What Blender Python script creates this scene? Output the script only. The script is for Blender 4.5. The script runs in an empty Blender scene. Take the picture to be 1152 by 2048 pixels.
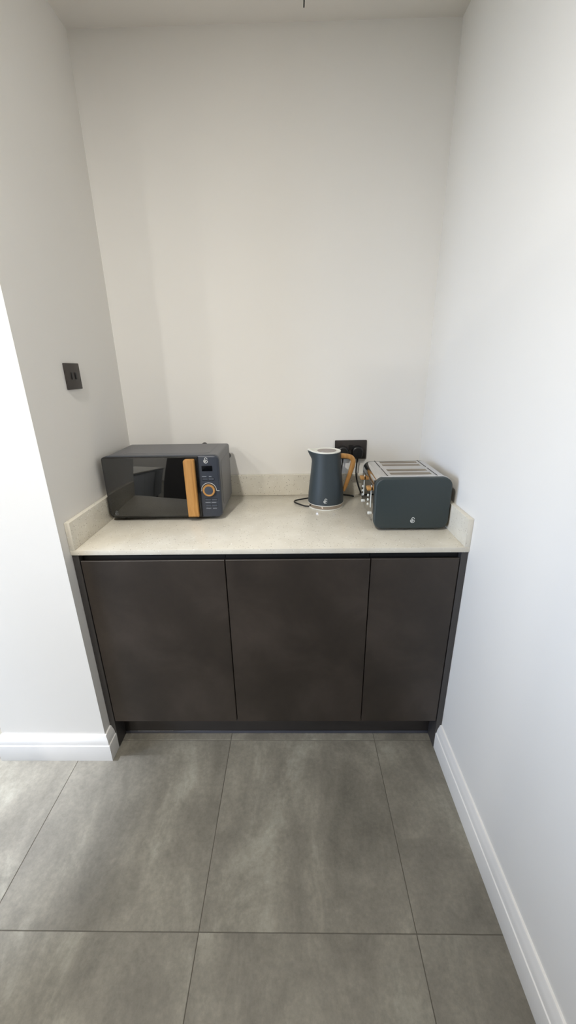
import bpy, bmesh, math, random
from mathutils import Vector, Matrix
random.seed(7)
scene = bpy.context.scene
col = scene.collection

# ------------------------------------------------------------------ camera
FPX = 787.04
cam_d = bpy.data.cameras.new('camera')
cam_d.sensor_fit = 'HORIZONTAL'
cam_d.sensor_width = 36.0
cam_d.lens = FPX / 1152.0 * 36.0
cam_d.clip_start = 0.01
cam = bpy.data.objects.new('camera', cam_d)
col.objects.link(cam)
CR = Vector((0.99979098, 0.01320862, -0.0156056))
CU = Vector((0.0101669, 0.34102498, 0.93999925))
CF = Vector((-0.01773799, 0.93996143, -0.34081941))
M = Matrix.Identity(4)
for i in range(3):
    M[i][0] = CR[i]; M[i][1] = CU[i]; M[i][2] = -CF[i]
M[0][3], M[1][3], M[2][3] = 0.75843, -1.19327, 1.46048
cam.matrix_world = M
scene.camera = cam

# ------------------------------------------------------------------ world, daylight, exposure
world = bpy.data.worlds.new('overcast_sky')
scene.world = world
world.use_nodes = True
bg = world.node_tree.nodes['Background']
bg.inputs['Color'].default_value = (0.63, 0.82, 1.15, 1)
bg.inputs['Strength'].default_value = 14.5
scene.view_settings.view_transform = 'Standard'
scene.view_settings.look = 'None'
scene.view_settings.gamma = 1.0
scene.view_settings.use_curve_mapping = False
scene.view_settings.exposure = 0.03
scene.cycles.max_bounces = 16
scene.cycles.diffuse_bounces = 10
scene.cycles.glossy_bounces = 6
scene.cycles.transparent_max_bounces = 12
scene.cycles.caustics_reflective = False
scene.cycles.caustics_refractive = False
scene.cycles.sample_clamp_indirect = 6.0

# main dimensions (metres)
W = 1.335            # alcove width
YB = 0.6085          # back wall
YN = -0.0425         # front of the stub wall
XN = -0.410          # far side of the stub wall
ZC = 2.5558          # ceiling
ZT = 0.8996          # worktop top
TH = 0.0185          # worktop and upstand thickness
ZU = 0.9984          # upstand top
RX0, RY0 = -2.3, -4.6   # far walls of the room
WIN_A = (-2.60, -0.75, 0.06, 2.12)   # window in the window wall: y0, y1, z0, z1

def portal(name, loc, rot, sx, sy):
    l = bpy.data.lights.new(name, 'AREA')
    l.shape = 'RECTANGLE'; l.size = sx; l.size_y = sy
    l.cycles.is_portal = True
    o = bpy.data.objects.new(name, l)
    o.location = loc; o.rotation_euler = rot
    col.objects.link(o)
portal('daylight_portal', (RX0 - 0.12, (WIN_A[0] + WIN_A[1]) / 2, (WIN_A[2] + WIN_A[3]) / 2),
       (0, -math.pi / 2, 0), WIN_A[3] - WIN_A[2], WIN_A[1] - WIN_A[0])

# ------------------------------------------------------------------ materials
def srgb(r, g, b):
    f = lambda c: (c / 255 / 12.92) if c / 255 <= 0.04045 else ((c / 255 + 0.055) / 1.055) ** 2.4
    return (f(r), f(g), f(b), 1.0)

class Mat:
    def __init__(s, name, color=(0.5, 0.5, 0.5, 1), rough=0.5, metal=0.0, **kw):
        s.m = bpy.data.materials.new(name)
        s.m.use_nodes = True
        s.nt = s.m.node_tree
        s.p = s.nt.nodes['Principled BSDF']
        s.p.inputs['Base Color'].default_value = color
        s.p.inputs['Roughness'].default_value = rough
        s.p.inputs['Metallic'].default_value = metal
        for k, v in kw.items():
            s.p.inputs[k].default_value = v
    def n(s, t, **kw):
        nd = s.nt.nodes.new(t)
        for k, v in kw.items():
            if k in nd.inputs: nd.inputs[k].default_value = v
            else: setattr(nd, k, v)
        return nd
    def l(s, a, b): s.nt.links.new(a, b)
    def coords(s, kind='Object', scale=(1, 1, 1)):
        tc = s.n('ShaderNodeTexCoord'); mp = s.n('ShaderNodeMapping')
        mp.inputs['Scale'].default_value = scale
        s.l(tc.outputs[kind], mp.inputs['Vector'])
        return mp.outputs['Vector']
    def noise(s, vec, scale, detail=4, rough=0.55, dist=0.0):
        nz = s.n('ShaderNodeTexNoise')
        nz.inputs['Scale'].default_value = scale; nz.inputs['Detail'].default_value = detail
        nz.inputs['Roughness'].default_value = rough; nz.inputs['Distortion'].default_value = dist
        s.l(vec, nz.inputs['Vector'])
        return nz.outputs['Fac']
    def ramp(s, fac, stops):
        r = s.n('ShaderNodeValToRGB')
        el = r.color_ramp.elements
        while len(el) < len(stops): el.new(0.5)
        for e, (p, c) in zip(el, stops):
            e.position = p; e.color = c
        s.l(fac, r.inputs['Fac'])
        return r.outputs['Color']
    def mix(s, fac, a, b, mode='MIX'):
        mx = s.n('ShaderNodeMix'); mx.data_type = 'RGBA'; mx.blend_type = mode
        for sock, v in ((mx.inputs[0], fac), (mx.inputs[6], a), (mx.inputs[7], b)):
            if hasattr(v, 'links'): s.l(v, sock)
            else: sock.default_value = v
        return mx.outputs[2]
    def base(s, c): s.l(c, s.p.inputs['Base Color'])
    def bump(s, h, strength=0.1, dist=0.001):
        b = s.n('ShaderNodeBump'); b.inputs['Strength'].default_value = strength
        b.inputs['Distance'].default_value = dist
        s.l(h, b.inputs['Height']); s.l(b.outputs['Normal'], s.p.inputs['Normal'])

def mat_paint(name, c, rough=0.75):
    a = Mat(name, c, rough)
    v = a.coords('Object')
    f = a.noise(v, 1.3, 3)
    d = tuple(x * 0.97 for x in c[:3]) + (1,)
    a.base(a.ramp(f, [(0.3, d), (0.7, c)]))
    a.bump(a.noise(v, 260, 2), 0.05, 0.0006)
    return a.m
WALL_C = (0.80, 0.78, 0.742, 1)
m_wall = mat_paint('wall_paint', WALL_C)
m_ceil = mat_paint('ceiling_paint', (0.78, 0.75, 0.705, 1))
m_trimp = mat_paint('skirting_gloss_paint', (0.79, 0.775, 0.75, 1), 0.38)

def mat_tile():
    a = Mat('cement_tile', rough=0.42)
    tc = a.n('ShaderNodeTexCoord'); oi = a.n('ShaderNodeObjectInfo')
    sc = a.n('ShaderNodeVectorMath', operation='SCALE'); sc.inputs['Scale'].default_value = 23.0
    cmb = a.n('ShaderNodeCombineXYZ')
    a.l(oi.outputs['Random'], cmb.inputs[0]); a.l(oi.outputs['Random'], cmb.inputs[1])
    a.l(cmb.outputs[0], sc.inputs[0])
    ad = a.n('ShaderNodeVectorMath', operation='ADD')
    a.l(tc.outputs['Object'], ad.inputs[0]); a.l(sc.outputs[0], ad.inputs[1])
    vec = ad.outputs[0]
    mp = a.n('ShaderNodeMapping'); mp.inputs['Scale'].default_value = (2.1, 1.0, 1)
    a.l(vec, mp.inputs['Vector'])
    big = a.noise(mp.outputs[0], 2.3, 9, 0.62, 0.5)
    med = a.noise(vec, 7, 8, 0.7, 0.3)
    fine = a.noise(vec, 70, 6, 0.75)
    c1 = a.ramp(big, [(0.30, srgb(98, 95, 86)), (0.46, srgb(114, 110, 100)), (0.57, srgb(125, 121, 110)), (0.68, srgb(146, 143, 131))])
    c2 = a.mix(0.40, c1, a.ramp(med, [(0.32, (0.30, 0.30, 0.30, 1)), (0.68, (0.70, 0.70, 0.70, 1))]), 'OVERLAY')
    c3 = a.mix(0.40, c2, a.ramp(fine, [(0.3, (0.3, 0.3, 0.3, 1)), (0.7, (0.7, 0.7, 0.7, 1))]), 'OVERLAY')
    vr = a.n('ShaderNodeMapRange'); vr.inputs[3].default_value = 0.93; vr.inputs[4].default_value = 1.07
    a.l(oi.outputs['Random'], vr.inputs[0])
    hs = a.n('ShaderNodeHueSaturation'); a.l(vr.outputs[0], hs.inputs['Value']); a.l(c3, hs.inputs['Color'])
    a.base(hs.outputs[0])
    rr = a.n('ShaderNodeMapRange'); rr.inputs[3].default_value = 0.36; rr.inputs[4].default_value = 0.55
    a.l(med, rr.inputs[0]); a.l(rr.outputs[0], a.p.inputs['Roughness'])
    a.bump(med, 0.08, 0.001)
    return a.m
m_tile = mat_tile()
m_grout = Mat('grout', srgb(92, 88, 80), 0.9).m

def mat_quartz():
    a = Mat('speckled_quartz', rough=0.16)
    v = a.coords('Object')
    soft = a.noise(v, 14, 4)
    basec = a.ramp(soft, [(0.3, srgb(208, 202, 188)), (0.7, srgb(218, 213, 200))])
    vo = a.n('ShaderNodeTexVoronoi'); vo.inputs['Scale'].default_value = 210; a.l(v, vo.inputs['Vector'])
    sep = a.n('ShaderNodeSeparateColor'); a.l(vo.outputs['Color'], sep.inputs[0])
    pick = a.n('ShaderNodeMath', operation='GREATER_THAN'); pick.inputs[1].default_value = 0.86; a.l(sep.outputs[0], pick.inputs[0])
    near = a.n('ShaderNodeMath', operation='LESS_THAN'); near.inputs[1].default_value = 0.33; a.l(vo.outputs['Distance'], near.inputs[0])
    mul = a.n('ShaderNodeMath', operation='MULTIPLY'); a.l(pick.outputs[0], mul.inputs[0]); a.l(near.outputs[0], mul.inputs[1])
    spot = a.ramp(sep.outputs[1], [(0.0, srgb(120, 108, 92)), (0.45, srgb(165, 156, 142)), (0.75, srgb(235, 232, 226)), (1.0, srgb(245, 243, 240))])
    fac = a.n('ShaderNodeMath', operation='MULTIPLY'); a.l(mul.outputs[0], fac.inputs[0]); fac.inputs[1].default_value = 0.8
    a.base(a.mix(fac.outputs[0], basec, spot))
    return a.m
m_quartz = mat_quartz()

def mat_door():
    a = Mat('dark_concrete_laminate', rough=0.5)
    v = a.coords('Object')
    f = a.noise(v, 3.5, 6, 0.6, 0.4)
    g = a.noise(v, 40, 4, 0.6)
    c = a.ramp(f, [(0.28, srgb(38, 32, 27)), (0.5, srgb(50, 43, 37)), (0.70, srgb(64, 56, 50))])
    a.base(a.mix(0.12, c, a.ramp(g, [(0.3, (0.3, 0.3, 0.3, 1)), (0.7, (0.7, 0.7, 0.7, 1))]), 'OVERLAY'))
    a.bump(g, 0.05, 0.0008)
    return a.m
m_door = mat_door()
m_endp = Mat('anthracite_panel', srgb(62, 59, 58), 0.45).m
m_black = Mat('black_carcass', srgb(26, 25, 25), 0.6).m
m_plinth = Mat('dark_plinth', srgb(56, 52, 51), 0.3).m
m_seal = Mat('grey_plinth_seal', srgb(88, 90, 100), 0.3).m

def mat_noisy(name, c, rough, amt=0.06, scale=60, bump=0.0, metal=0.0, **kw):
    a = Mat(name, c, rough, metal, **kw)
    v = a.coords('Object')
    f = a.noise(v, scale, 3)
    lo = tuple(max(0, x * (1 - amt)) for x in c[:3]) + (1,)
    hi = tuple(min(1, x * (1 + amt)) for x in c[:3]) + (1,)
    a.base(a.ramp(f, [(0.3, lo), (0.7, hi)]))
    if bump: a.bump(f, bump, 0.0005)
    return a.m
m_mwbody = mat_noisy('grey_painted_steel', srgb(97, 97, 100), 0.42, 0.03, 90)
m_mwfront = mat_noisy('slate_blue_plastic', srgb(52, 57, 67), 0.38, 0.03, 120)
m_mwglass = Mat('dark_mirror_glass', srgb(16, 17, 18), 0.03, 0.0, **{'IOR': 1.9}).m
m_mwrim = Mat('black_gloss_rim', srgb(14, 14, 15), 0.2).m
m_blackp = Mat('black_plastic', srgb(22, 22, 23), 0.4).m
m_cord = Mat('black_rubber', srgb(16, 16, 16), 0.5).m
m_display = Mat('display_glass', srgb(12, 14, 18), 0.12).m
m_print = Mat('pale_print', srgb(176, 182, 190), 0.5).m
m_emblem = Mat('silver_emblem', srgb(206, 208, 206), 0.35, 0.25).m
m_emblem_dim = Mat('grey_emblem_print', srgb(96, 100, 102), 0.3).m
m_button = mat_noisy('slate_button_plastic', srgb(62, 68, 79), 0.45, 0.03, 90)
m_kettle = mat_noisy('matt_slate_blue_coat', srgb(49, 58, 63), 0.5, 0.02, 200)
m_toastp = mat_noisy('matt_slate_green_coat', srgb(46, 55, 56), 0.45, 0.02, 200)
m_rim = Mat('pale_cream_rim', srgb(224, 224, 216), 0.3).m
m_chrome = Mat('chrome', (0.80, 0.79, 0.77, 1), 0.07, 1.0).m
def mat_brushed(name, c, rough, sc):
    a = Mat(name, c, rough, 1.0)
    v = a.coords('Object', sc)
    f = a.noise(v, 60, 3)
    lo = tuple(x * 0.93 for x in c[:3]) + (1,)
    a.base(a.ramp(f, [(0.3, lo), (0.7, c)]))
    a.bump(f, 0.04, 0.0003)
    return a.m
m_steel = mat_brushed('brushed_steel', (0.70, 0.68, 0.655, 1), 0.28, (1, 14, 14))
m_steel_side = Mat('polished_steel_side', (0.66, 0.65, 0.63, 1), 0.07, 1.0).m
m_steel_in = Mat('dull_steel_inside', (0.52, 0.46, 0.38, 1), 0.5, 0.5).m
m_coil = Mat('dark_toast_rack', srgb(40, 36, 32), 0.6).m
def mat_wood(name, axis):
    a = Mat(name, rough=0.45)
    sc = [42, 42, 42]; sc[axis] = 4
    v = a.coords('Object', tuple(sc))
    f = a.noise(v, 1.6, 5, 0.6, 0.8)
    a.base(a.ramp(f, [(0.25, srgb(150, 104, 52)), (0.5, srgb(178, 130, 70)), (0.75, srgb(196, 150, 90))]))
    a.bump(f, 0.04, 0.0004)
    return a.m
m_wood_z = mat_wood('oak_wood', 2)
m_wood_x = mat_wood('pale_oak_wood', 0)
m_plate = mat_noisy('dark_bronze_plate', srgb(62, 57, 54), 0.42, 0.04, 150, metal=0.3)
m_rocker = Mat('black_rocker', srgb(26, 25, 25), 0.4).m
m_winframe = Mat('white_window_frame', srgb(225, 226, 228), 0.4).m
m_patio = mat_noisy('garden_ground', srgb(112, 112, 100), 0.9, 0.1, 3)
def mat_pane():
    a = Mat('window_glass')
    nt = a.nt
    tr = a.n('ShaderNodeBsdfTransparent'); gl = a.n('ShaderNodeBsdfGlossy'); gl.inputs['Roughness'].default_value = 0.02
    fr = a.n('ShaderNodeFresnel'); fr.inputs['IOR'].default_value = 1.45
    mx = a.n('ShaderNodeMixShader')
    a.l(fr.outputs[0], mx.inputs[0]); a.l(tr.outputs[0], mx.inputs[1]); a.l(gl.outputs[0], mx.inputs[2])
    a.l(mx.outputs[0], nt.nodes['Material Output'].inputs['Surface'])
    return a.m
m_pane = mat_pane()

# ------------------------------------------------------------------ builders
def link_mesh(name, bm, mat, parent=None, smooth=False, origin=(0, 0, 0)):
    me = bpy.data.meshes.new(name)
    bmesh.ops.recalc_face_normals(bm, faces=bm.faces[:])
    bm.to_mesh(me); bm.free()
    if smooth:
        for p in me.polygons: p.use_smooth = True
        me.set_sharp_from_angle(angle=math.radians(smooth if smooth is not True else 40))
    mats = mat if isinstance(mat, (list, tuple)) else [mat]
    for m in mats: me.materials.append(m)
    o = bpy.data.objects.new(name, me)
    o.location = origin
    col.objects.link(o)
    if parent is not None: o.parent = parent
    return o

def tag(o, label, cat, group=None):
    o['label'] = label; o['category'] = cat
    if group: o['group'] = group
    return o
def struct(o, label=None, cat=None):
    o['kind'] = 'structure'
    if label: o['label'] = label
    if cat: o['category'] = cat
    return o
def empty(name, loc, label, cat, group=None):
    o = bpy.data.objects.new(name, None)
    o.empty_display_size = 0.05
    o.location = loc
    col.objects.link(o)
    o['label'] = label; o['category'] = cat
    if group: o['group'] = group
    return o

def add_box(bm, x0, x1, y0, y1, z0, z1, bev=0.0, seg=2):
    r = bmesh.ops.create_cube(bm, size=1.0)
    vs = r['verts']
    for v in vs:
        v.co = Vector((x0 + (v.co.x + 0.5) * (x1 - x0), y0 + (v.co.y + 0.5) * (y1 - y0), z0 + (v.co.z + 0.5) * (z1 - z0)))
    if bev > 0:
        es = list({e for v in vs for e in v.link_edges})
        bmesh.ops.bevel(bm, geom=es, offset=bev, segments=seg, profile=0.5, affect='EDGES')

def box(name, x0, x1, y0, y1, z0, z1, mat, parent=None, bev=0.0, seg=2, off=None):
    """Box given in world coordinates; off = world position of the parent empty."""
    bm = bmesh.new()
    add_box(bm, x0, x1, y0, y1, z0, z1, bev, seg)
    if off is not None: bmesh.ops.translate(bm, vec=-Vector(off), verts=bm.verts[:])
    return link_mesh(name, bm, mat, parent, smooth=30 if bev else False)

def rrect(x0, x1, z0, z1, r, n=8):
    """Rounded rectangle outline (list of 2D points, counter-clockwise); r = number or four radii bl, br, tr, tl."""
    if not isinstance(r, (tuple, list)): r = (r,) * 4
    pts = []
    for (cx, cz, a0, rr) in ((x0 + r[0], z0 + r[0], 180, r[0]), (x1 - r[1], z0 + r[1], 270, r[1]),
                             (x1 - r[2], z1 - r[2], 0, r[2]), (x0 + r[3], z1 - r[3], 90, r[3])):
        for k in range(n + 1):
            a = math.radians(a0 + 90 * k / n)
            pts.append((cx + rr * math.cos(a), cz + rr * math.sin(a)))
    return pts

def inset_outline(pts, d):
    """Shrink an outline towards its inside by d (for rounded convex outlines)."""
    n = len(pts); out = []
    for i in range(n):
        p0 = Vector(pts[i - 1]); p1 = Vector(pts[i]); p2 = Vector(pts[(i + 1) % n])
        t = (p2 - p0)
        if t.length < 1e-9: t = p2 - p1
        t.normalize()
        out.append((p1.x - t.y * d, p1.y + t.x * d))
    return out

def add_prism(bm, rings, cap0=True, cap1=True):
    """rings: list of (outline2d, y) stacked along y; outline in x,z."""
    prev = None; first = None
    for pts, y in rings:
        vs = [bm.verts.new((p[0], y, p[1])) for p in pts]
        if prev:
            m = len(vs)
            for i in range(m):
                bm.faces.new((prev[i], prev[(i + 1) % m], vs[(i + 1) % m], vs[i]))
        else: first = vs
        prev = vs
    if cap0: bm.faces.new(first)
    if cap1: bm.faces.new(list(reversed(prev)))

def rounded_slab(name, pts, y0, y1, mat, parent=None, bev=0.003, off=None, back_bev=0.0, seg=3, smooth=35):
    """Rounded panel whose front is at y0 and back at y1, with a rounded front edge."""
    bm = bmesh.new()
    rings = []
    for k in range(seg + 1):
        a = math.pi / 2 * k / seg
        rings.append((inset_outline(pts, bev * (1 - math.sin(a))), y0 + bev * (1 - math.cos(a))))
    if back_bev > 0:
        for k in range(seg + 1):
            a = math.pi / 2 * k / seg
            rings.append((inset_outline(pts, back_bev * (1 - math.cos(a))), y1 - back_bev * (1 - math.sin(a))))
    else:
        rings.append((pts, y1))
    add_prism(bm, rings)
    if off is not None: bmesh.ops.translate(bm, vec=-Vector(off), verts=bm.verts[:])
    return link_mesh(name, bm, mat, parent, smooth=smooth)

def catmull(pts, per=8, closed=False):
    P = [Vector(p) for p in pts]; out = []
    n = len(P)
    for i in range(n - 1):
        p0 = P[max(i - 1, 0)]; p1 = P[i]; p2 = P[i + 1]; p3 = P[min(i + 2, n - 1)]
        for k in range(per):
            t = k / per
            out.append(0.5 * ((2 * p1) + (-p0 + p2) * t + (2 * p0 - 5 * p1 + 4 * p2 - p3) * t * t + (-p0 + 3 * p1 - 3 * p2 + p3) * t ** 3))
    out.append(P[-1])
    return out

def add_sweep(bm, path, section, scales=None, up=Vector((0, 0, 1))):
    """Sweep a closed 2D section along a path with a steady frame."""
    n = len(path); rings = []
    t0 = (path[1] - path[0]).normalized()
    nrm = up - t0 * up.dot(t0)
    if nrm.length < 1e-4: nrm = Vector((0, 1, 0)) - t0 * t0.y
    nrm.normalize()
    for i in range(n):
        t = (path[min(i + 1, n - 1)] - path[max(i - 1, 0)]).normalized()
        nrm = (nrm - t * nrm.dot(t)).normalized()
        b = t.cross(nrm)
        s = scales[i] if scales else 1.0
        rings.append([bm.verts.new(path[i] + nrm * (q[0] * s) + b * (q[1] * s)) for q in section])
    m = len(section)
    for a, b in zip(rings, rings[1:]):
        for i in range(m):
            bm.faces.new((a[i], a[(i + 1) % m], b[(i + 1) % m], b[i]))
    bm.faces.new(rings[0]); bm.faces.new(list(reversed(rings[-1])))

def circle(r, n=10, r2=None):
    r2 = r if r2 is None else r2
    return [(r * math.cos(2 * math.pi * k / n), r2 * math.sin(2 * math.pi * k / n)) for k in range(n)]

def tube(name, pts, r, mat, parent=None, off=None, per=8, n=10, smooth_path=True):
    bm = bmesh.new()
    path = catmull(pts, per) if smooth_path else [Vector(p) for p in pts]
    add_sweep(bm, path, circle(r, n))
    if off is not None: bmesh.ops.translate(bm, vec=-Vector(off), verts=bm.verts[:])
    return link_mesh(name, bm, mat, parent, smooth=60)

def add_lathe(bm, prof, center, n=48, axis='z'):
    rings = []
    for r, z in prof:
        if r < 1e-6:
            rings.append([bm.verts.new(pos(center, 0, 0, z, axis))])
        else:
            rings.append([bm.verts.new(pos(center, r * math.cos(2 * math.pi * k / n), r * math.sin(2 * math.pi * k / n), z, axis)) for k in range(n)])
    for a, b in zip(rings, rings[1:]):
        if len(a) == 1 and len(b) == 1: continue
        for k in range(n):
            k2 = (k + 1) % n
            if len(a) == 1: bm.faces.new((a[0], b[k], b[k2]))
            elif len(b) == 1: bm.faces.new((a[k], b[0], a[k2]))
            else: bm.faces.new((a[k], b[k], b[k2], a[k2]))
def pos(c, u, v, w, axis):
    if axis == 'z': return Vector((c[0] + u, c[1] + v, c[2] + w))
    if axis == 'y': return Vector((c[0] + u, c[1] - w, c[2] + v))     # w grows towards the camera
    return Vector((c[0] - w, c[1] + u, c[2] + v))                     # w grows towards -x
def lathe(name, prof, center, mat, parent=None, off=None, n=48, axis='z', smooth=35):
    bm = bmesh.new()
    add_lathe(bm, prof, center, n, axis)
    if off is not None: bmesh.ops.translate(bm, vec=-Vector(off), verts=bm.verts[:])
    return link_mesh(name, bm, mat, parent, smooth=smooth)

def apply_bool(o, cutter_bm):
    me = bpy.data.meshes.new('cut'); bmesh.ops.recalc_face_normals(cutter_bm, faces=cutter_bm.faces[:])
    cutter_bm.to_mesh(me); cutter_bm.free()
    c = bpy.data.objects.new('cut', me); col.objects.link(c)
    c.matrix_world = o.matrix_world.copy()
    c.parent = o.parent; c.location = o.location
    md = o.modifiers.new('b', 'BOOLEAN'); md.operation = 'DIFFERENCE'; md.object = c; md.solver = 'EXACT'
    bpy.context.view_layer.update()
    dg = bpy.context.evaluated_depsgraph_get()
    nm = bpy.data.meshes.new_from_object(o.evaluated_get(dg))
    o.modifiers.clear()
    old = o.data; nm.name = old.name + '_cut'; o.data = nm
    bpy.data.objects.remove(c)

# ------------------------------------------------------------------ room shell
T = 0.12
def wall(name, x0, x1, y0, y1, z0, z1, mat=m_wall, label=None):
    o = box(name, x0, x1, y0, y1, z0, z1, mat)
    return struct(o, label)
wall('wall_back', 0.0, W, YB, YB + T, 0, ZC, label='warm white painted back wall of the alcove')
wall('wall_right', W, W + T, RY0 - 0.2, YB + T, 0, ZC, label='plain white painted wall on the right')
wall('wall_left', XN, 0.0, YN, YB + T, 0, ZC, label='white stub wall on the left of the alcove')
wall('wall_hall', RX0 - 0.2, XN, YB, YB + T, 0, ZC, label='white wall set back beyond the stub wall')
struct(box('ceiling', RX0 - 0.2, W + T, RY0 - 0.2, YB + T, ZC, ZC + 0.1, m_ceil), 'white painted ceiling')

# window wall with an opening for window, rear wall
def wall_with_opening(name, label):
    bm = bmesh.new()
    y0, y1, z0, z1 = WIN_A
    a, b = RX0 - 0.2, RX0
    add_box(bm, a, b, RY0 - 0.2, y0, 0, ZC); add_box(bm, a, b, y1, YB + T, 0, ZC)
    add_box(bm, a, b, y0, y1, 0, z0); add_box(bm, a, b, y0, y1, z1, ZC)
    struct(link_mesh(name, bm, m_wall), label)
wall_with_opening('wall_window', 'white wall with a wide window across the room')
wall('wall_rear', RX0, W, RY0 - 0.2, RY0, 0, ZC, label='white rear wall behind the camera')

def glazing(name, label):
    a0, a1, z0, z1 = WIN_A
    root = bpy.data.objects.new(name, None); root.location = (RX0 - 0.1, 0, 0); col.objects.link(root)
    struct(root, label)
    def bb(n, u0, u1, w0, w1, t, m):
        o = box(n, -t, t, u0, u1, w0, w1, m)
        o.parent = root
    f = 0.06
    bb('frame_rail', a0, a1, z0, z0 + f, 0.035, m_winframe); bb('frame_rail', a0, a1, z1 - f, z1, 0.035, m_winframe)
    n = 2
    for i in range(n + 1):
        u = a0 + (a1 - a0 - f) * i / n
        bb('frame_post', u, u + f, z0 + f, z1 - f, 0.035, m_winframe)
    for i in range(n):
        u = a0 + (a1 - a0 - f) * i / n
        bb('pane', u + f, a0 + (a1 - a0 - f) * (i + 1) / n, z0 + f, z1 - f, 0.004, m_pane)
glazing('window_1', 'wide white framed window across the room')

struct(box('ground', -16, 14, -16, RY0 - 0.2, -0.2, -0.08, m_patio), 'garden ground behind the house')
struct(box('ground', -16, RX0 - 0.2, RY0 - 0.2, 8, -0.2, -0.08, m_patio), 'garden ground outside the wide window')

# floor: grout bed with every tile as its own piece
floor = struct(box('floor', RX0 - 0.2, W + T, RY0 - 0.2, YB + T, -0.06, -0.0014, m_grout), 'grey cement-look tiled floor')
TX, TY, TS, J = 0.4803, -0.5693, 0.6, 0.0011
cache = {}
def tile_mesh(w, d):
    k = (round(w, 4), round(d, 4))
    if k not in cache:
        bm = bmesh.new()
        add_box(bm, 0, w, 0, d, -0.01, 0.0)
        top = [e for e in bm.edges if all(abs(v.co.z) < 1e-6 for v in e.verts)]
        bmesh.ops.bevel(bm, geom=top, offset=0.0006, segments=1, affect='EDGES')
        me = bpy.data.meshes.new('tile'); bm.to_mesh(me); bm.free(); me.materials.append(m_tile)
        cache[k] = me
    return cache[k]
xs = [TX + TS * k for k in range(-7, 3)]
ys = [TY + TS * k for k in range(-7, 3)]
for xa in xs:
    for ya in ys:
        x0, x1 = max(xa, RX0) + J, min(xa + TS, W) - J
        y0, y1 = max(ya, RY0) + J, min(ya + TS, YB) - J
        if x1 - x0 < 0.02 or y1 - y0 < 0.02: continue
        o = bpy.data.objects.new('tile', tile_mesh(x1 - x0, y1 - y0))
        o.location = (x0, y0, 0); col.objects.link(o); o.parent = floor

# skirting boards: moulded profile swept along the walls with mitred corners
SK = [(0, 0), (0.0205, 0), (0.0205, 0.0735), (0.0195, 0.0765), (0.0165, 0.0780), (0.0160, 0.0840), (0.0148, 0.0930),
      (0.0122, 0.1020), (0.0090, 0.1090), (0.0078, 0.1150), (0.0060, 0.1180), (0.0, 0.1186)]
def skirting(name, path, label):
    """path: list of wall-line points with the room on the right-hand side of travel."""
    bm = bmesh.new(); n = len(path); rings = []
    P = [Vector(p) for p in path]
    for i in range(n):
        d1 = (P[i] - P[i - 1]).normalized() if i > 0 else None
        d2 = (P[i + 1] - P[i]).normalized() if i < n - 1 else None
        n1 = Vector((d1.y, -d1.x)) if d1 else None
        n2 = Vector((d2.y, -d2.x)) if d2 else None
        if n1 and n2:
            m = (n1 + n2).normalized(); m = m / m.dot(n1)
        else: m = n1 or n2
        rings.append([bm.verts.new((P[i].x + m.x * q[0], P[i].y + m.y * q[0], q[1])) for q in SK])
    k = len(SK)
    for a, b in zip(rings, rings[1:]):
        for i in range(k): bm.faces.new((a[i], a[(i + 1) % k], b[(i + 1) % k], b[i]))
    bm.faces.new(rings[0]); bm.faces.new(list(reversed(rings[-1])))
    return struct(link_mesh(name, bm, m_trimp, smooth=25), label)
skirting('baseboard_right', [(W, -0.0005), (W, RY0)], 'white moulded skirting along the right wall')
skirting('baseboard_left', [(XN, YB), (XN, YN), (0.0, YN), (0.0, -0.0005)][::-1][::-1], 'white moulded skirting wrapping the stub wall')
skirting('baseboard_hall', [(RX0, YB), (XN - 0.022, YB)], 'white skirting along the set-back wall')

# ------------------------------------------------------------------ base cabinets
DT, DB = 0.8569, 0.1393
XJ1, XJ2, EP = 0.5191, 1.0123, 0.0254
def cabinet(name, xl, xr, dl, dr, end, label):
    root = empty(name, ((xl + xr) / 2, 0.3, 0), label, 'cabinet', 'base cabinets under the worktop')
    off = root.location
    box('carcass', xl, xr, 0.0235, YB - 0.005, DB - 0.004, ZT - TH - 0.001, m_black, root, off=off)
    # door with a finger-pull chamfer along its top edge
    bm = bmesh.new()
    sec = [(0.0, DB), (0.0, DT - 0.002), (0.0015, DT), (0.006, DT), (0.021, DT - 0.016), (0.021, DB)]
    a = [bm.verts.new((dl, p[0], p[1])) for p in sec]; b = [bm.verts.new((dr, p[0], p[1])) for p in sec]
    for i in range(len(sec)): bm.faces.new((a[i], a[(i + 1) % 6], b[(i + 1) % 6], b[i]))
    bm.faces.new(a); bm.faces.new(list(reversed(b)))
    ve = [e for e in bm.edges if all(abs(v.co.y) < 1e-6 for v in e.verts) and abs(e.verts[0].co.x - e.verts[1].co.x) < 1e-6]
    bmesh.ops.bevel(bm, geom=ve, offset=0.0012, segments=2, affect='EDGES')
    bmesh.ops.translate(bm, vec=-Vector(off), verts=bm.verts[:])
    link_mesh('door', bm, m_door, root, smooth=25)
    if end:
        x0, x1 = end
        box('end_panel', x0, x1, 0.0, YB - 0.004, 0.0, ZT - TH - 0.001, m_endp, root, bev=0.0008, seg=1, off=off)
    box('hinge_rail', xl + 0.002, xr - 0.002, 0.0226, 0.0234, DT - 0.002, ZT - TH - 0.0015, m_black, root, off=off).name = 'finger_rail'
    return root
cabinet('base_cabinet', EP - 0.0022, XJ1 - 0.0005, EP + 0.001, XJ1 - 0.0016, (0.0008, EP - 0.0026),
        'dark brown base cabinet beside the stub wall, below the microwave')
cabinet('base_cabinet', XJ1 + 0.0005, XJ2 - 0.0005, XJ1 + 0.0016, XJ2 - 0.0016, None,
        'middle dark brown base cabinet, below the kettle')
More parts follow.
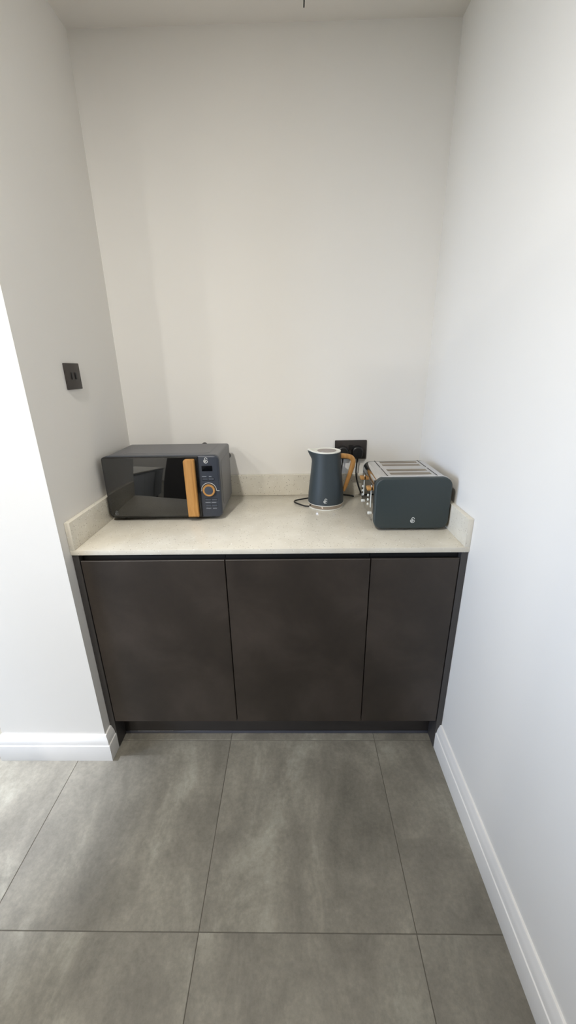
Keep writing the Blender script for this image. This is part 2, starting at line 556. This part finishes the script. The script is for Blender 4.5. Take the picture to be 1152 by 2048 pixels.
cabinet('base_cabinet', XJ2 + 0.0005, W - EP + 0.0022, XJ2 + 0.0016, W - EP - 0.001, (W - EP + 0.0026, W - 0.0008),
        'narrowest dark brown base cabinet, against the right wall below the toaster')
pl = empty('plinth', (W / 2, 0.075, 0), 'dark recessed kickboard running under the base cabinets', 'kickboard')
box('board', EP - 0.002, W - EP + 0.002, 0.0662, 0.082, 0.006, DB - 0.005, m_plinth, pl, off=pl.location)
box('floor_seal', EP - 0.002, W - EP + 0.002, 0.0645, 0.0662, 0.0003, 0.013, m_seal, pl, bev=0.0005, seg=1, off=pl.location)

# ------------------------------------------------------------------ worktop
e_ = 0.0007
def stone(name, x0, x1, y0, y1, z0, z1, label, cat, group=None):
    o_ = ((x0 + x1) / 2, (y0 + y1) / 2, z0)
    ob = box(name, x0, x1, y0, y1, z0, z1, m_quartz, None, bev=0.0012, seg=2, off=o_)
    ob.location = o_
    tag(ob, label, cat, group)
stone('worktop', e_, W - e_, -0.0050, YB - e_, ZT - TH, ZT, 'pale speckled quartz worktop over the dark base cabinets', 'worktop')
UG = 'quartz upstands around the worktop'
stone('quartz_upstand', e_, TH, -0.0050, YB - e_, ZT + 0.0001, ZU, 'pale quartz upstand along the left wall beside the microwave', 'upstand', UG)
stone('quartz_upstand', W - TH, W - e_, -0.0050, YB - e_, ZT + 0.0001, ZU, 'pale quartz upstand along the right wall beside the toaster', 'upstand', UG)
stone('quartz_upstand', TH + 0.0002, W - TH - 0.0002, YB - TH, YB - e_, ZT + 0.0001, ZU, 'long pale quartz upstand along the back wall behind the kettle', 'upstand', UG)

# ------------------------------------------------------------------ emblem (flowing S-shaped bird with feather strokes)
def emblem(name, c, h, mat, parent, off, axis='y', rad=None):
    """c = centre on the surface; drawn in the plane facing -y."""
    bm = bmesh.new()
    s = h / 2.0
    neck = [(0.62, 0.40), (0.50, 0.78), (0.12, 0.98), (-0.22, 0.84), (-0.34, 0.52), (-0.14, 0.22), (0.30, 0.04),
            (0.62, -0.22), (0.62, -0.62), (0.28, -0.94), (-0.18, -0.98), (-0.58, -0.72), (-0.76, -0.30)]
    strokes = [(neck, 0.115), ([(-0.76, -0.30), (-0.70, 0.02), (-0.46, 0.22)], 0.10),
               ([(-0.62, -0.48), (-0.30, -0.62), (0.02, -0.52), (0.16, -0.30)], 0.085),
               ([(-0.66, -0.20), (-0.34, -0.36), (-0.02, -0.24), (0.10, -0.06)], 0.085),
               ([(-0.56, 0.06), (-0.30, -0.08), (-0.10, 0.02)], 0.085)]
    for pts, w in strokes:
        path = [Vector((p[0] * s, 0, p[1] * s)) for p in pts]
        path = catmull(path, 5)
        sec = [(q[0] * w * s, q[1] * w * s) for q in ((1, 0), (0.7, 0.7), (0, 1), (-0.7, 0.7), (-1, 0), (-0.7, -0.7), (0, -1), (0.7, -0.7))]
        add_sweep(bm, path, sec, up=Vector((0, 1, 0)))
    for v in bm.verts:
        v.co.y *= 0.6
        if rad:   # wrap onto a round body of radius rad, centred behind
            v.co.y += rad - math.sqrt(max(rad * rad - v.co.x ** 2, 0))
    bmesh.ops.translate(bm, vec=Vector(c) - Vector(off), verts=bm.verts[:])
    return link_mesh(name, bm, mat, parent, smooth=60)

# ------------------------------------------------------------------ microwave
MX0, MX1, MZ0, MZ1, MY = 0.0245, 0.4725, 0.9135, 1.1610, 0.262
mw = empty('microwave', ((MX0 + MX1) / 2, 0.40, ZT), 'slate grey microwave with dark mirrored door and wooden handle', 'microwave')
mo = mw.location
bm = bmesh.new()
hp = rrect(MX0 + 0.005, MX1 - 0.004, MZ0 + 0.005, MZ1 - 0.004, 0.010, 6)
add_prism(bm, [(hp, MY + 0.022), (hp, 0.541), (inset_outline(hp, 0.004), 0.546)])
bmesh.ops.translate(bm, vec=-mo, verts=bm.verts[:])
body = link_mesh('housing', bm, m_mwbody, mw, smooth=35)
# embossed panels on the top and on the side of the housing
def emboss(name, rect, place, h):
    bm = bmesh.new()
    o1 = rrect(*rect, 0.022, 8)
    rr = [(o1, 0.0), (inset_outline(o1, 0.0035), h), (inset_outline(o1, 0.0045), h)]
    vs = []
    add_prism(bm, rr, cap0=False)
    for v in bm.verts: v.co = place(v.co.x, v.co.z, v.co.y)
    bmesh.ops.translate(bm, vec=-mo, verts=bm.verts[:])
    return link_mesh(name, bm, m_mwbody, mw, smooth=35)
emboss('top_emboss', (MX0 + 0.05, MX1 - 0.045, 0.325, 0.530), lambda u, v, h: Vector((u, v, MZ1 - 0.004 + h)), 0.0022)
emboss('side_emboss', (0.318, 0.522, 0.945, 1.128), lambda u, v, h: Vector((MX1 - 0.004 + h, u, v)), 0.0020)
# front bezel
fp = rrect(MX0, MX1, MZ0, MZ1, 0.020, 8)
rounded_slab('bezel', fp, MY + 0.002, MY + 0.024, m_mwfront, mw, 0.006, mo)
XD = 0.3955
dp = rrect(MX0 + 0.002, XD - 0.001, MZ0 + 0.002, MZ1 - 0.002, (0.019, 0.002, 0.002, 0.012), 8)
door = rounded_slab('door', dp, MY - 0.0015, MY + 0.012, m_mwrim, mw, 0.003, mo)
gp = rrect(MX0 + 0.0050, XD - 0.014, MZ0 + 0.009, MZ1 - 0.0055, (0.014, 0.002, 0.002, 0.008), 8)
rounded_slab('door_glass', gp, MY - 0.0022, MY + 0.004, m_mwglass, door, 0.0006, mo)
# wooden handle with rounded corners
hpts = rrect(0.3405, 0.3825, 0.9205, 1.1500, (0.003, 0.003, 0.005, 0.011), 6)
hnd = rounded_slab('handle', hpts, MY - 0.0180, MY - 0.0022, m_wood_z, door, 0.0045, mo, smooth=30)
# control panel
pp = rrect(XD + 0.001, MX1 - 0.006, MZ0 + 0.006, MZ1 - 0.006, (0.002, 0.014, 0.014, 0.002), 8)
panel = rounded_slab('control_panel', pp, MY + 0.0005, MY + 0.006, m_mwfront, mw, 0.001, mo)
rounded_slab('display', rrect(0.4060, 0.4465, 1.1012, 1.1220, 0.0012, 3), MY - 0.0006, MY + 0.002, m_display, panel, 0.0004, mo)
def print_line(x0, x1, z, seed):
    """small line of lettering too fine to read: broken strokes"""
    rnd = random.Random(seed); bm = bmesh.new(); x = x0
    while x < x1 - 0.0012:
        w = rnd.uniform(0.0011, 0.0019); w = min(w, x1 - x)
        hh = 0.0027
        for k in range(2):
            add_box(bm, x + k * w * 0.62, x + k * w * 0.62 + w * 0.28, MY + 0.0001, MY + 0.0008, z - hh / 2, z + hh / 2)
        zz = z + rnd.choice((-0.5, 0.0, 0.42)) * hh
        add_box(bm, x, x + w * 0.9, MY + 0.0001, MY + 0.0008, zz - 0.0004, zz + 0.0004)
        x += w + 0.0004
    bmesh.ops.translate(bm, vec=-mo, verts=bm.verts[:])
    link_mesh('lettering', bm, m_print, panel)
def push(x0, x1, z0, z1):
    rounded_slab('button_surround', rrect(x0 - 0.0012, x1 + 0.0012, z0 - 0.0012, z1 + 0.0012, 0.0016, 3), MY - 0.0001, MY + 0.002, m_mwrim, panel, 0.0003, mo)
    rounded_slab('button', rrect(x0, x1, z0, z1, 0.0012, 3), MY - 0.0012, MY + 0.003, m_button, panel, 0.0008, mo)
print_line(0.4045, 0.4220, 1.0805, 1); print_line(0.4310, 0.4420, 1.0805, 2)
push(0.4050, 0.4265, 1.0665, 1.0735); push(0.4280, 0.4495, 1.0665, 1.0735)
push(0.4090, 0.4315, 0.9830, 0.9905); push(0.4330, 0.4555, 0.9830, 0.9905)
print_line(0.4090, 0.4290, 0.9758, 3); print_line(0.4330, 0.4525, 0.9758, 4)
push(0.4090, 0.4315, 0.9590, 0.9665); push(0.4330, 0.4555, 0.9590, 0.9665)
print_line(0.4105, 0.4295, 0.9518, 5); print_line(0.4365, 0.4520, 0.9518, 6)
# dial: wooden ring, slate centre, chrome arc with flared ends
DC = (0.4275, MY + 0.0005, 1.0265)
dial = lathe('dial', [(0.0230, 0.0), (0.0240, 0.003), (0.0240, 0.0075), (0.0228, 0.0095), (0.0180, 0.0096), (0.0168, 0.0088), (0, 0.0088)], DC, m_wood_x, panel, mo, 40, 'y')
lathe('dial_cap', [(0.0166, 0.0086), (0.0163, 0.0098), (0.0150, 0.0102), (0, 0.0098)], DC, m_button, dial, mo, 40, 'y')
arc = [(0.0285 * math.cos(math.radians(a)) + DC[0], DC[1] - 0.0012, 0.0285 * math.sin(math.radians(a)) + DC[2]) for a in range(-2, 183, 8)]
arc = [(DC[0] + 0.040, DC[1] - 0.0012, DC[2] - 0.003), (DC[0] + 0.033, DC[1] - 0.0012, DC[2] - 0.003)] + arc + [(DC[0] - 0.031, DC[1] - 0.0012, DC[2] - 0.004)]
tube('dial_arc', arc, 0.0013, m_emblem, panel, mo, 2, 8)
emblem('emblem', (0.4235, MY + 0.0006, 1.1425), 0.0205, m_emblem, panel, mo)
emblem('emblem', (0.0540, MY - 0.0021, 0.9365), 0.0170, m_emblem_dim, door, mo)
for fx in (MX0 + 0.045, MX1 - 0.045):
    for fy in (MY + 0.05, 0.515):
        lathe('foot', [(0, 0), (0.011, 0), (0.0125, 0.004), (0.0125, MZ0 + 0.0055 - ZT), (0, MZ0 + 0.0055 - ZT)], (fx, fy, ZT), m_blackp, mw, mo, 16)
# rear spacers and mains lead that show above and beside the housing
for sx, sz in ((0.356, 1.1455), (0.458, 1.098)):
    lathe('rear_spacer', [(0.013, 0.0), (0.013, 0.018), (0.010, 0.024), (0, 0.024)], (sx, 0.569, sz), m_blackp, mw, mo, 20, 'y')

# ------------------------------------------------------------------ kettle
m_dish = Mat('rosy_steel_lid', (0.40, 0.345, 0.325, 1), 0.3, 1.0).m
m_band = Mat('tinted_steel_band', (0.50, 0.44, 0.40, 1), 0.1, 1.0).m
KX, KY = 0.8925, 0.437
ZK = ZT
kt = empty('kettle', (KX, KY, ZK), 'slate blue jug kettle with pale rim and bent wooden handle', 'kettle')
ko = kt.location
base = lathe('power_base', [(0, 0), (0.0745, 0), (0.0765, 0.0010), (0.0768, 0.0026), (0.0755, 0.0040), (0, 0.0040)], (KX, KY, ZK), m_rim, kt, ko, 64)
cz = ZK + 0.0034
cord = [(KX - 0.070, KY - 0.022, cz), (KX - 0.090, KY - 0.018, cz), (KX - 0.115, KY + 0.008, cz), (KX - 0.135, KY + 0.036, cz), (KX - 0.131, KY + 0.060, cz),
        (KX - 0.100, KY + 0.080, cz), (KX - 0.06, KY + 0.098, cz), (KX + 0.00, KY + 0.125, cz), (KX + 0.06, KY + 0.138, cz), (KX + 0.105, KY + 0.135, cz),
        (KX + 0.132, KY + 0.118, cz + 0.001), (KX + 0.135, KY + 0.104, cz + 0.003), (KX + 0.118, KY + 0.106, cz + 0.006), (KX + 0.085, KY + 0.128, cz + 0.008), (KX + 0.075, KY + 0.141, cz + 0.030),
        (KX + 0.079, KY + 0.143, cz + 0.08), (KX + 0.084, KY + 0.144, 1.045), (KX + 0.086, KY + 0.144, 1.078)]
tube('cord', cord, 0.0032, m_cord, base, ko, 8, 10)
def plug(parent, off, x, z, ytip):
    """13 amp plug: rounded shield body with cord collar, pushed into the wall socket"""
    bm = bmesh.new()
    o1 = [(-0.017, -0.029), (0.017, -0.029), (0.0245, -0.016), (0.0255, 0.006), (0.018, 0.020), (0.008, 0.025), (-0.008, 0.025), (-0.018, 0.020), (-0.0255, 0.006), (-0.0245, -0.016)]
    o1 = [(x + p[0], z + p[1]) for p in o1]
    add_prism(bm, [(inset_outline(o1, 0.006), ytip), (inset_outline(o1, 0.0015), ytip + 0.003), (o1, ytip + 0.008), (o1, ytip + 0.018), (inset_outline(o1, -0.002), YB - 0.0085)])
    add_sweep(bm, [Vector((x, ytip + 0.010, z - 0.020)), Vector((x, ytip + 0.010, z - 0.040)), Vector((x, ytip + 0.010, z - 0.046))], circle(0.0055, 10), [1, 0.75, 0.62], up=Vector((0, 1, 0)))
    bmesh.ops.translate(bm, vec=-Vector(off), verts=bm.verts[:])
    return link_mesh('plug', bm, m_blackp, parent, smooth=30)
plug(base, ko, KX + 0.086, 1.102, 0.573)

ZB = ZK + 0.0040
lathe('steel_band', [(0, 0.0), (0.0738, 0.0), (0.0745, 0.001), (0.0752, 0.0150), (0.0, 0.0150)], (KX, KY, ZB), m_band, kt, ko, 64)
lathe('base_ring', [(0.0, 0.0150), (0.0764, 0.0150), (0.0772, 0.0162), (0.0768, 0.0176), (0.0, 0.0176)], (KX, KY, ZB), m_rim, kt, ko, 64)
def smooth01(t):
    t = max(0.0, min(1.0, t)); return t * t * (3 - 2 * t)
PROF = [(ZB + 0.0176, 0.0762), (0.935, 0.0757), (0.96, 0.0745), (0.99, 0.0718), (1.02, 0.0686), (1.05, 0.0653), (1.08, 0.0624), (1.095, 0.0612), (1.105, 0.0604), (1.113, 0.0598), (1.121, 0.0592), (1.129, 0.0587), (1.137, 0.0583)]
NA = 96
def kettle_ring(z, r, k, grow=0.0, lift=True):
    """spout grows towards -x near the top"""
    th = 2 * math.pi * k / NA
    d = abs(((th - math.pi + math.pi) % (2 * math.pi)) - math.pi)
    w = math.exp(-(d / 0.30) ** 2) * 0.62 + math.exp(-(d / 0.62) ** 2) * 0.38
    up = smooth01((z - 1.098) / 0.039)
    rr = r + grow + 0.0205 * w * up
    zz = z + (0.0075 * w * up if lift else 0)
    return Vector((KX + rr * math.cos(th), KY + rr * math.sin(th), zz))
bm = bmesh.new(); rings = []
for z, r in PROF: rings.append([bm.verts.new(kettle_ring(z, r, k)) for k in range(NA)])
for a, b in zip(rings, rings[1:]):
    for k in range(NA): bm.faces.new((a[k], a[(k + 1) % NA], b[(k + 1) % NA], b[k]))
bm.faces.new(rings[0])
bmesh.ops.translate(bm, vec=-ko, verts=bm.verts[:])
link_mesh('body', bm, m_kettle, kt, smooth=40)
# pale rim around the mouth and the spout
bm = bmesh.new(); rings = []
for dz, g in ((0.0, 0.0004), (0.0022, 0.0009), (0.0042, 0.0002), (0.0048, -0.0020), (0.0044, -0.0075), (0.0028, -0.0090), (-0.003, -0.0095)):
    ring = []
    for k in range(NA):
        v = kettle_ring(1.137, 0.0583, k, g); v.z += dz; ring.append(bm.verts.new(v))
    rings.append(ring)
for a, b in zip(rings, rings[1:]):
    for k in range(NA): bm.faces.new((a[k], a[(k + 1) % NA], b[(k + 1) % NA], b[k]))
bm.faces.new(list(rings[-1]))
bmesh.ops.translate(bm, vec=-ko, verts=bm.verts[:])
link_mesh('rim', bm, m_rim, kt, smooth=50)
lid = lathe('lid', [(0.0, 0.0), (0.0478, 0.0), (0.0480, 0.0035), (0.0465, 0.0055), (0.0420, 0.0060), (0.0400, 0.0054), (0, 0.0054)], (KX + 0.001, KY, 1.1345), m_rim, kt, ko, 56)
lathe('lid_dish', [(0.0392, 0.0046), (0.0388, 0.0064), (0.0330, 0.0060), (0.020, 0.0058), (0, 0.0058)], (KX + 0.001, KY, 1.1348), m_dish, lid, ko, 56)
# bent wooden handle
hp_ = catmull([(0.9465, KY, 1.1175), (0.965, KY, 1.1165), (0.985, KY, 1.1135), (0.9975, KY, 1.1080), (1.0040, KY, 1.0970), (1.0035, KY, 1.0820), (0.9975, KY, 1.0560), (0.9870, KY, 1.0200), (0.9770, KY, 0.9880), (0.9680, KY, 0.9640)], 8)
n_ = len(hp_)
bm = bmesh.new()
sc_ = [1.0 if i < n_ * 0.6 else 1.0 - 0.35 * (i / n_ - 0.6) / 0.4 for i in range(n_)]
add_sweep(bm, hp_, [(0.0105 * math.copysign(abs(math.cos(a)) ** 0.7, math.cos(a)), 0.0100 * math.copysign(abs(math.sin(a)) ** 0.7, math.sin(a))) for a in [2 * math.pi * k / 16 for k in range(16)]], sc_)
bmesh.ops.translate(bm, vec=-ko, verts=bm.verts[:])
link_mesh('handle', bm, m_wood_z, kt, smooth=50)
emblem('emblem', (KX - 0.0065, KY - 0.0752, 0.9425), 0.0200, m_emblem, kt, ko, rad=0.0752)

# ------------------------------------------------------------------ toaster
AX0, AX1, AZ0, AZ1 = 1.0425, 1.3105, 0.9095, 1.0975
AY0, AY1 = 0.135, 0.430
ts = empty('toaster', ((AX0 + AX1) / 2, (AY0 + AY1) / 2, ZT), 'four-slot toaster with slate green end panel and steel top', 'toaster')
to = ts.location
outl = rrect(AX0, AX1, AZ0, AZ1, 0.030, 10)
outl = [(p[0], p[1] + (0.0022 * (1 - ((p[0] - (AX0 + AX1) / 2) / 0.134) ** 2) if p[1] > 1.06 else 0)) for p in outl]
rounded_slab('front_panel', outl, AY0, AY0 + 0.024, m_toastp, ts, 0.006, to, seg=4)
rounded_slab('back_panel', inset_outline(outl, 0.0035), AY1 - 0.022, AY1, m_toastp, ts, 0.001, to, back_bev=0.006, seg=4)
bm = bmesh.new()
trim = inset_outline(outl, -0.0015)
add_prism(bm, [(inset_outline(outl, 0.003), AY0 + 0.0235), (trim, AY0 + 0.0242), (trim, AY0 + 0.0275), (inset_outline(outl, 0.003), AY0 + 0.0285)])
bmesh.ops.translate(bm, vec=-to, verts=bm.verts[:])
link_mesh('trim_band', bm, m_chrome, ts, smooth=30)
# steel sleeve with four bread slots
inn = inset_outline(outl, 0.0012)
bm = bmesh.new()
add_prism(bm, [(inn, AY0 + 0.028), (inn, AY1 - 0.022)])
bmesh.ops.translate(bm, vec=-to, verts=bm.verts[:])
sleeve = link_mesh('sleeve', bm, [m_steel, m_steel_in, m_steel_side], ts, smooth=30)
bpy.context.view_layer.update()
cut = bmesh.new()
SLOTS = [0.2080, 0.2600, 0.3420, 0.3900]
for ys_ in SLOTS:
    pts = []
    x0, x1 = 1.1060, 1.2545
    for k in range(13):
        t = k / 12; pts.append((x0 + (x1 - x0) * t, ys_ - 0.0145 - 0.0035 * math.sin(math.pi * t)))
    for k in range(13):
        t = k / 12; pts.append((x1 - (x1 - x0) * t, ys_ + 0.0145 + 0.0035 * math.sin(math.pi * t)))
    a = [cut.verts.new((p[0] - to.x, p[1] - to.y, 0.965 - to.z)) for p in pts]
    b = [cut.verts.new((p[0] - to.x, p[1] - to.y, 1.15 - to.z)) for p in pts]
    m_ = len(pts)
    for i in range(m_): cut.faces.new((a[i], a[(i + 1) % m_], b[(i + 1) % m_], b[i]))
    cut.faces.new(list(reversed(a))); cut.faces.new(b)
apply_bool(sleeve, cut)
for p in sleeve.data.polygons:
    c = p.center
    ins = any(abs(c.y + to.y - s) < 0.0190 for s in SLOTS) and 1.100 < c.x + to.x < 1.260 and c.z + to.z < 1.0985
    if ins and abs(p.normal.z) < 0.9 or (ins and c.z + to.z < 1.0): p.material_index = 1
    elif p.normal.x < -0.30: p.material_index = 2
# thin dark frames of the two removable crumb racks
for ya, yb_ in ((0.168, 0.292), (0.306, 0.424)):
    for xx in (1.0905, 1.2665):
        bm = bmesh.new()
        path = [Vector((xx, ya + (yb_ - ya) * k / 6 * 0.92, 0)) for k in range(7)]
        def topz(x): return AZ1 + 0.0022 * (1 - ((x - (AX0 + AX1) / 2) / 0.134) ** 2) - 0.0012
        s_ = 1 if xx < 1.2 else -1
        add_box(bm, xx - 0.0011, xx + 0.0011, ya, yb_ - 0.004, topz(xx) - 0.001, topz(xx) + 0.0006)
        bmesh.ops.translate(bm, vec=-to, verts=bm.verts[:])
        link_mesh('rack_groove', bm, m_coil, ts)
for ys_ in SLOTS:
    bm = bmesh.new()
    for dy in (-0.0115, 0.0115):
        for k in range(9):
            xk = 1.113 + k * 0.0168
            add_box(bm, xk, xk + 0.0012, ys_ + dy - 0.0006, ys_ + dy + 0.0006, 0.968, 1.086)
    bmesh.ops.translate(bm, vec=-to, verts=bm.verts[:])
    link_mesh('bread_guide', bm, m_coil, ts)
# control side: steel plate, two lever slots, wooden lever knobs, buttons, browning knobs
XS = AX0 + 0.0012
side = box('control_plate', XS - 0.0010, XS + 0.002, AY0 + 0.034, AY1 - 0.028, AZ0 + 0.020, AZ1 - 0.036, m_steel_side, ts, bev=0.0006, seg=1, off=to)
for yc, yb2, yk in ((0.215, 0.268, 0.224), (0.366, 0.392, 0.374)):
    box('lever_slot', XS - 0.0022, XS, yc - 0.0045, yc + 0.0045, 0.966, 1.052, m_rim, side, bev=0.0006, seg=1, off=to)
    kb = bmesh.new()
    o_ = rrect(yc - 0.016, yc + 0.016, 1.0350, 1.0475, 0.003, 4)
    rr = [(inset_outline(o_, 0.0015), XS - 0.0175), (o_, XS - 0.0160), (o_, XS - 0.0035)]
    add_prism(kb, rr)
    for v in kb.verts: v.co = Vector((v.co.y, v.co.x, v.co.z))
    bmesh.ops.translate(kb, vec=-to, verts=kb.verts[:])
    lv = link_mesh('lever_knob', kb, m_wood_x, side, smooth=35)
    box('lever_stem', XS - 0.0040, XS - 0.0010, yc - 0.0025, yc + 0.0025, 1.0375, 1.0450, m_chrome, lv, off=to)
    for kz in (0.961, 0.979, 0.997):
        lathe('button', [(0.0050, 0.0), (0.0050, 0.0022), (0.0042, 0.0030), (0, 0.0030)], (XS - 0.001, yb2, kz), m_rim, side, to, 14, 'x')
    lathe('browning_knob', [(0.0062, 0.0), (0.0062, 0.0055), (0.0054, 0.0070), (0, 0.0070)], (XS - 0.001, yk, 0.9400), m_rim, side, to, 22, 'x')
emblem('emblem', (1.1815, AY0 - 0.0006, 0.9430), 0.0200, m_emblem, ts, to)
for fx in (AX0 + 0.045, AX1 - 0.045):
    for fy in (AY0 + 0.04, AY1 - 0.04):
        lathe('foot', [(0, 0), (0.012, 0), (0.012, AZ0 + 0.0015 - ZT), (0, AZ0 + 0.0015 - ZT)], (fx, fy, ZT), m_blackp, ts, to, 14)
PX = 1.0455
tube('cord', [(PX, 0.5845, 1.072), (PX - 0.002, 0.583, 1.045), (PX - 0.004, 0.578, 1.008), (PX + 0.002, 0.573, 0.968), (PX + 0.012, 0.565, 0.935), (PX + 0.026, 0.545, 0.9075),
              (PX + 0.05, 0.515, 0.9040), (PX + 0.09, 0.480, 0.9042), (PX + 0.12, 0.450, 0.910), (PX + 0.13, 0.427, 0.925)], 0.0033, m_cord, ts, to, 8, 10)
plug(ts, to, PX, 1.102, 0.573)

# ------------------------------------------------------------------ wall fittings
sk = empty('double_socket', (1.0158, YB, 1.110), 'dark bronze double socket on the back wall behind the kettle', 'socket')
so = sk.location
rounded_slab('plate', rrect(0.9440, 1.0880, 1.0672, 1.1530, 0.003, 4), YB - 0.0085, YB - 0.0002, m_plate, sk, 0.0016, so)
for rx in (1.0108, 1.0228):
    rounded_slab('rocker', rrect(rx - 0.0048, rx + 0.0048, 1.1105, 1.1325, 0.001, 2), YB - 0.0115, YB - 0.0080, m_rocker, sk, 0.0008, so)
for rx in (0.9500, 1.0820):
    lathe('screw', [(0.0028, 0), (0.0028, 0.0008), (0, 0.0012)], (rx, YB - 0.0084, 1.110), m_plate, sk, so, 12, 'y')

sw = empty('light_switch', (0.0, 0.2205, 1.4492), 'dark bronze switch plate with two black rockers on the left alcove wall', 'switch')
wo2 = sw.location
def left_slab(name, y0, y1, z0, z1, r, depth0, depth1, mat, bev):
    """rounded slab on the left wall, standing out towards +x"""
    bm = bmesh.new()
    o1 = rrect(y0, y1, z0, z1, r, 4)
    add_prism(bm, [(o1, depth0), (o1, depth1 - bev), (inset_outline(o1, bev * 0.3), depth1 - bev * 0.3), (inset_outline(o1, bev), depth1)])
    for v in bm.verts: v.co = Vector((v.co.y, v.co.x, v.co.z))
    bmesh.ops.translate(bm, vec=-wo2, verts=bm.verts[:])
    return link_mesh(name, bm, mat, sw, smooth=35)
left_slab('plate', 0.1755, 0.2655, 1.4070, 1.4915, 0.003, 0.0003, 0.0075, m_plate, 0.0015)
for yc in (0.2075, 0.2325):
    left_slab('rocker', yc - 0.0045, yc + 0.0045, 1.4395, 1.4625, 0.001, 0.007, 0.0110, m_rocker, 0.0008)

# ------------------------------------------------------------------ recessed ceiling downlights of the room
m_lens = Mat('frosted_lamp_lens', (0.9, 0.9, 0.88, 1), 0.4).m
def downlight(x, y, where):
    root = empty('ceiling_downlight', (x, y, ZC), 'round white recessed downlight ' + where, 'downlight', 'ceiling downlights')
    lathe('trim_ring', [(0.048, -0.0005), (0.062, -0.0005), (0.062, -0.004), (0.050, -0.008), (0.048, -0.006)], (0, 0, 0), m_winframe, root, None, 32)
    lathe('lens', [(0.0, -0.0030), (0.048, -0.0030), (0.048, -0.0010), (0, -0.0010)], (0, 0, 0), m_lens, root, None, 32)
    l = bpy.data.lights.new('downlight_lamp', 'AREA')
    l.shape = 'DISK'; l.size = 0.09
    l.energy = LED_W; l.color = LED_C
    lo = bpy.data.objects.new('downlight_lamp', l); lo.location = (0, 0, -0.0085); lo.parent = root
    col.objects.link(lo)
LED_W, LED_C = 32.0, (1.0, 0.97, 0.915)
for rx, ry, where in ((0.20, -1.10, 'in front of the alcove'), (-0.80, -2.60, 'above the island'), (-1.60, -2.60, 'near the wide window')):
    downlight(rx, ry, where)
# narrow spot lighting the floor at the end of the stub wall
root = empty('ceiling_spotlight', (-0.70, -0.06, ZC), 'round white recessed spotlight beyond the end of the stub wall', 'spotlight')
lathe('trim_ring', [(0.034, -0.0005), (0.046, -0.0005), (0.046, -0.004), (0.036, -0.008), (0.034, -0.006)], (0, 0, 0), m_winframe, root, None, 28)
lathe('lens', [(0.0, -0.0030), (0.034, -0.0030), (0.034, -0.0010), (0, -0.0010)], (0, 0, 0), m_lens, root, None, 28)
sp = bpy.data.lights.new('spotlight_lamp', 'SPOT')
sp.energy = 520.0; sp.spot_size = math.radians(44); sp.spot_blend = 1.0; sp.shadow_soft_size = 0.03; sp.color = (0.92, 0.97, 1.08)
spo = bpy.data.objects.new('spotlight_lamp', sp); spo.location = (0, 0, -0.01); spo.parent = root
col.objects.link(spo)

# short dark wire end at the ceiling
wr = tube('ceiling_wire', [(0.803, 0.510, ZC - 0.0005), (0.8032, 0.511, ZC - 0.012), (0.8025, 0.512, ZC - 0.026)], 0.0022, m_blackp, None, None, 4, 8)
tag(wr, 'tiny dark wire end sticking out of the ceiling', 'wire')

# ------------------------------------------------------------------ tall cupboards added behind the camera to block light and darken the door mirror
tu = empty('added_cupboard', (0.57, -1.85, 0), 'tall dark brown cupboards added to block light, mirrored in the microwave door', 'cupboard')
uo = tu.location
UX0, UX1, UY0, UY1 = -0.20, W - 0.003, -2.15, -1.55
box('carcass', UX0, UX1, UY0, UY1 - 0.022, 0.10, 2.20, m_endp, tu, off=uo)
for k in range(3):
    w_ = (UX1 - UX0) / 3
    box('door', UX0 + k * w_ + 0.0015, UX0 + (k + 1) * w_ - 0.0015, UY1 - 0.021, UY1, 0.12, 2.19, m_door, tu, bev=0.001, seg=1, off=uo)
box('plinth', UX0 + 0.01, UX1 - 0.03, UY0 + 0.03, UY1 - 0.06, 0.0005, 0.10, m_plinth, tu, off=uo)

# ------------------------------------------------------------------ unseen island added between window and alcove to block low daylight
m_isl = mat_noisy('pale_grey_lacquer', srgb(196, 200, 204), 0.35, 0.02, 5)
IX0, IX1, IY0, IY1 = -1.30, -0.46, -2.40, -0.90
isl = empty('added_island', ((IX0 + IX1) / 2, (IY0 + IY1) / 2, 0), 'unseen pale grey island with quartz top, added to block low window light', 'island')
io = isl.location
box('body', IX0, IX1 - 0.021, IY0, IY1, 0.10, 0.880, m_isl, isl, off=io)
for k in range(3):
    w_ = (IY1 - IY0) / 3
    box('door', IX1 - 0.020, IX1, IY0 + k * w_ + 0.0015, IY0 + (k + 1) * w_ - 0.0015, 0.12, 0.86, m_isl, isl, bev=0.001, seg=1, off=io)
box('plinth', IX0 + 0.05, IX1 - 0.06, IY0 + 0.03, IY1 - 0.03, 0.0005, 0.10, m_plinth, isl, off=io)
box('worktop', IX0 - 0.02, IX1 + 0.02, IY0 - 0.02, IY1 + 0.02, 0.880, 0.900, m_quartz, isl, bev=0.001, seg=1, off=io)
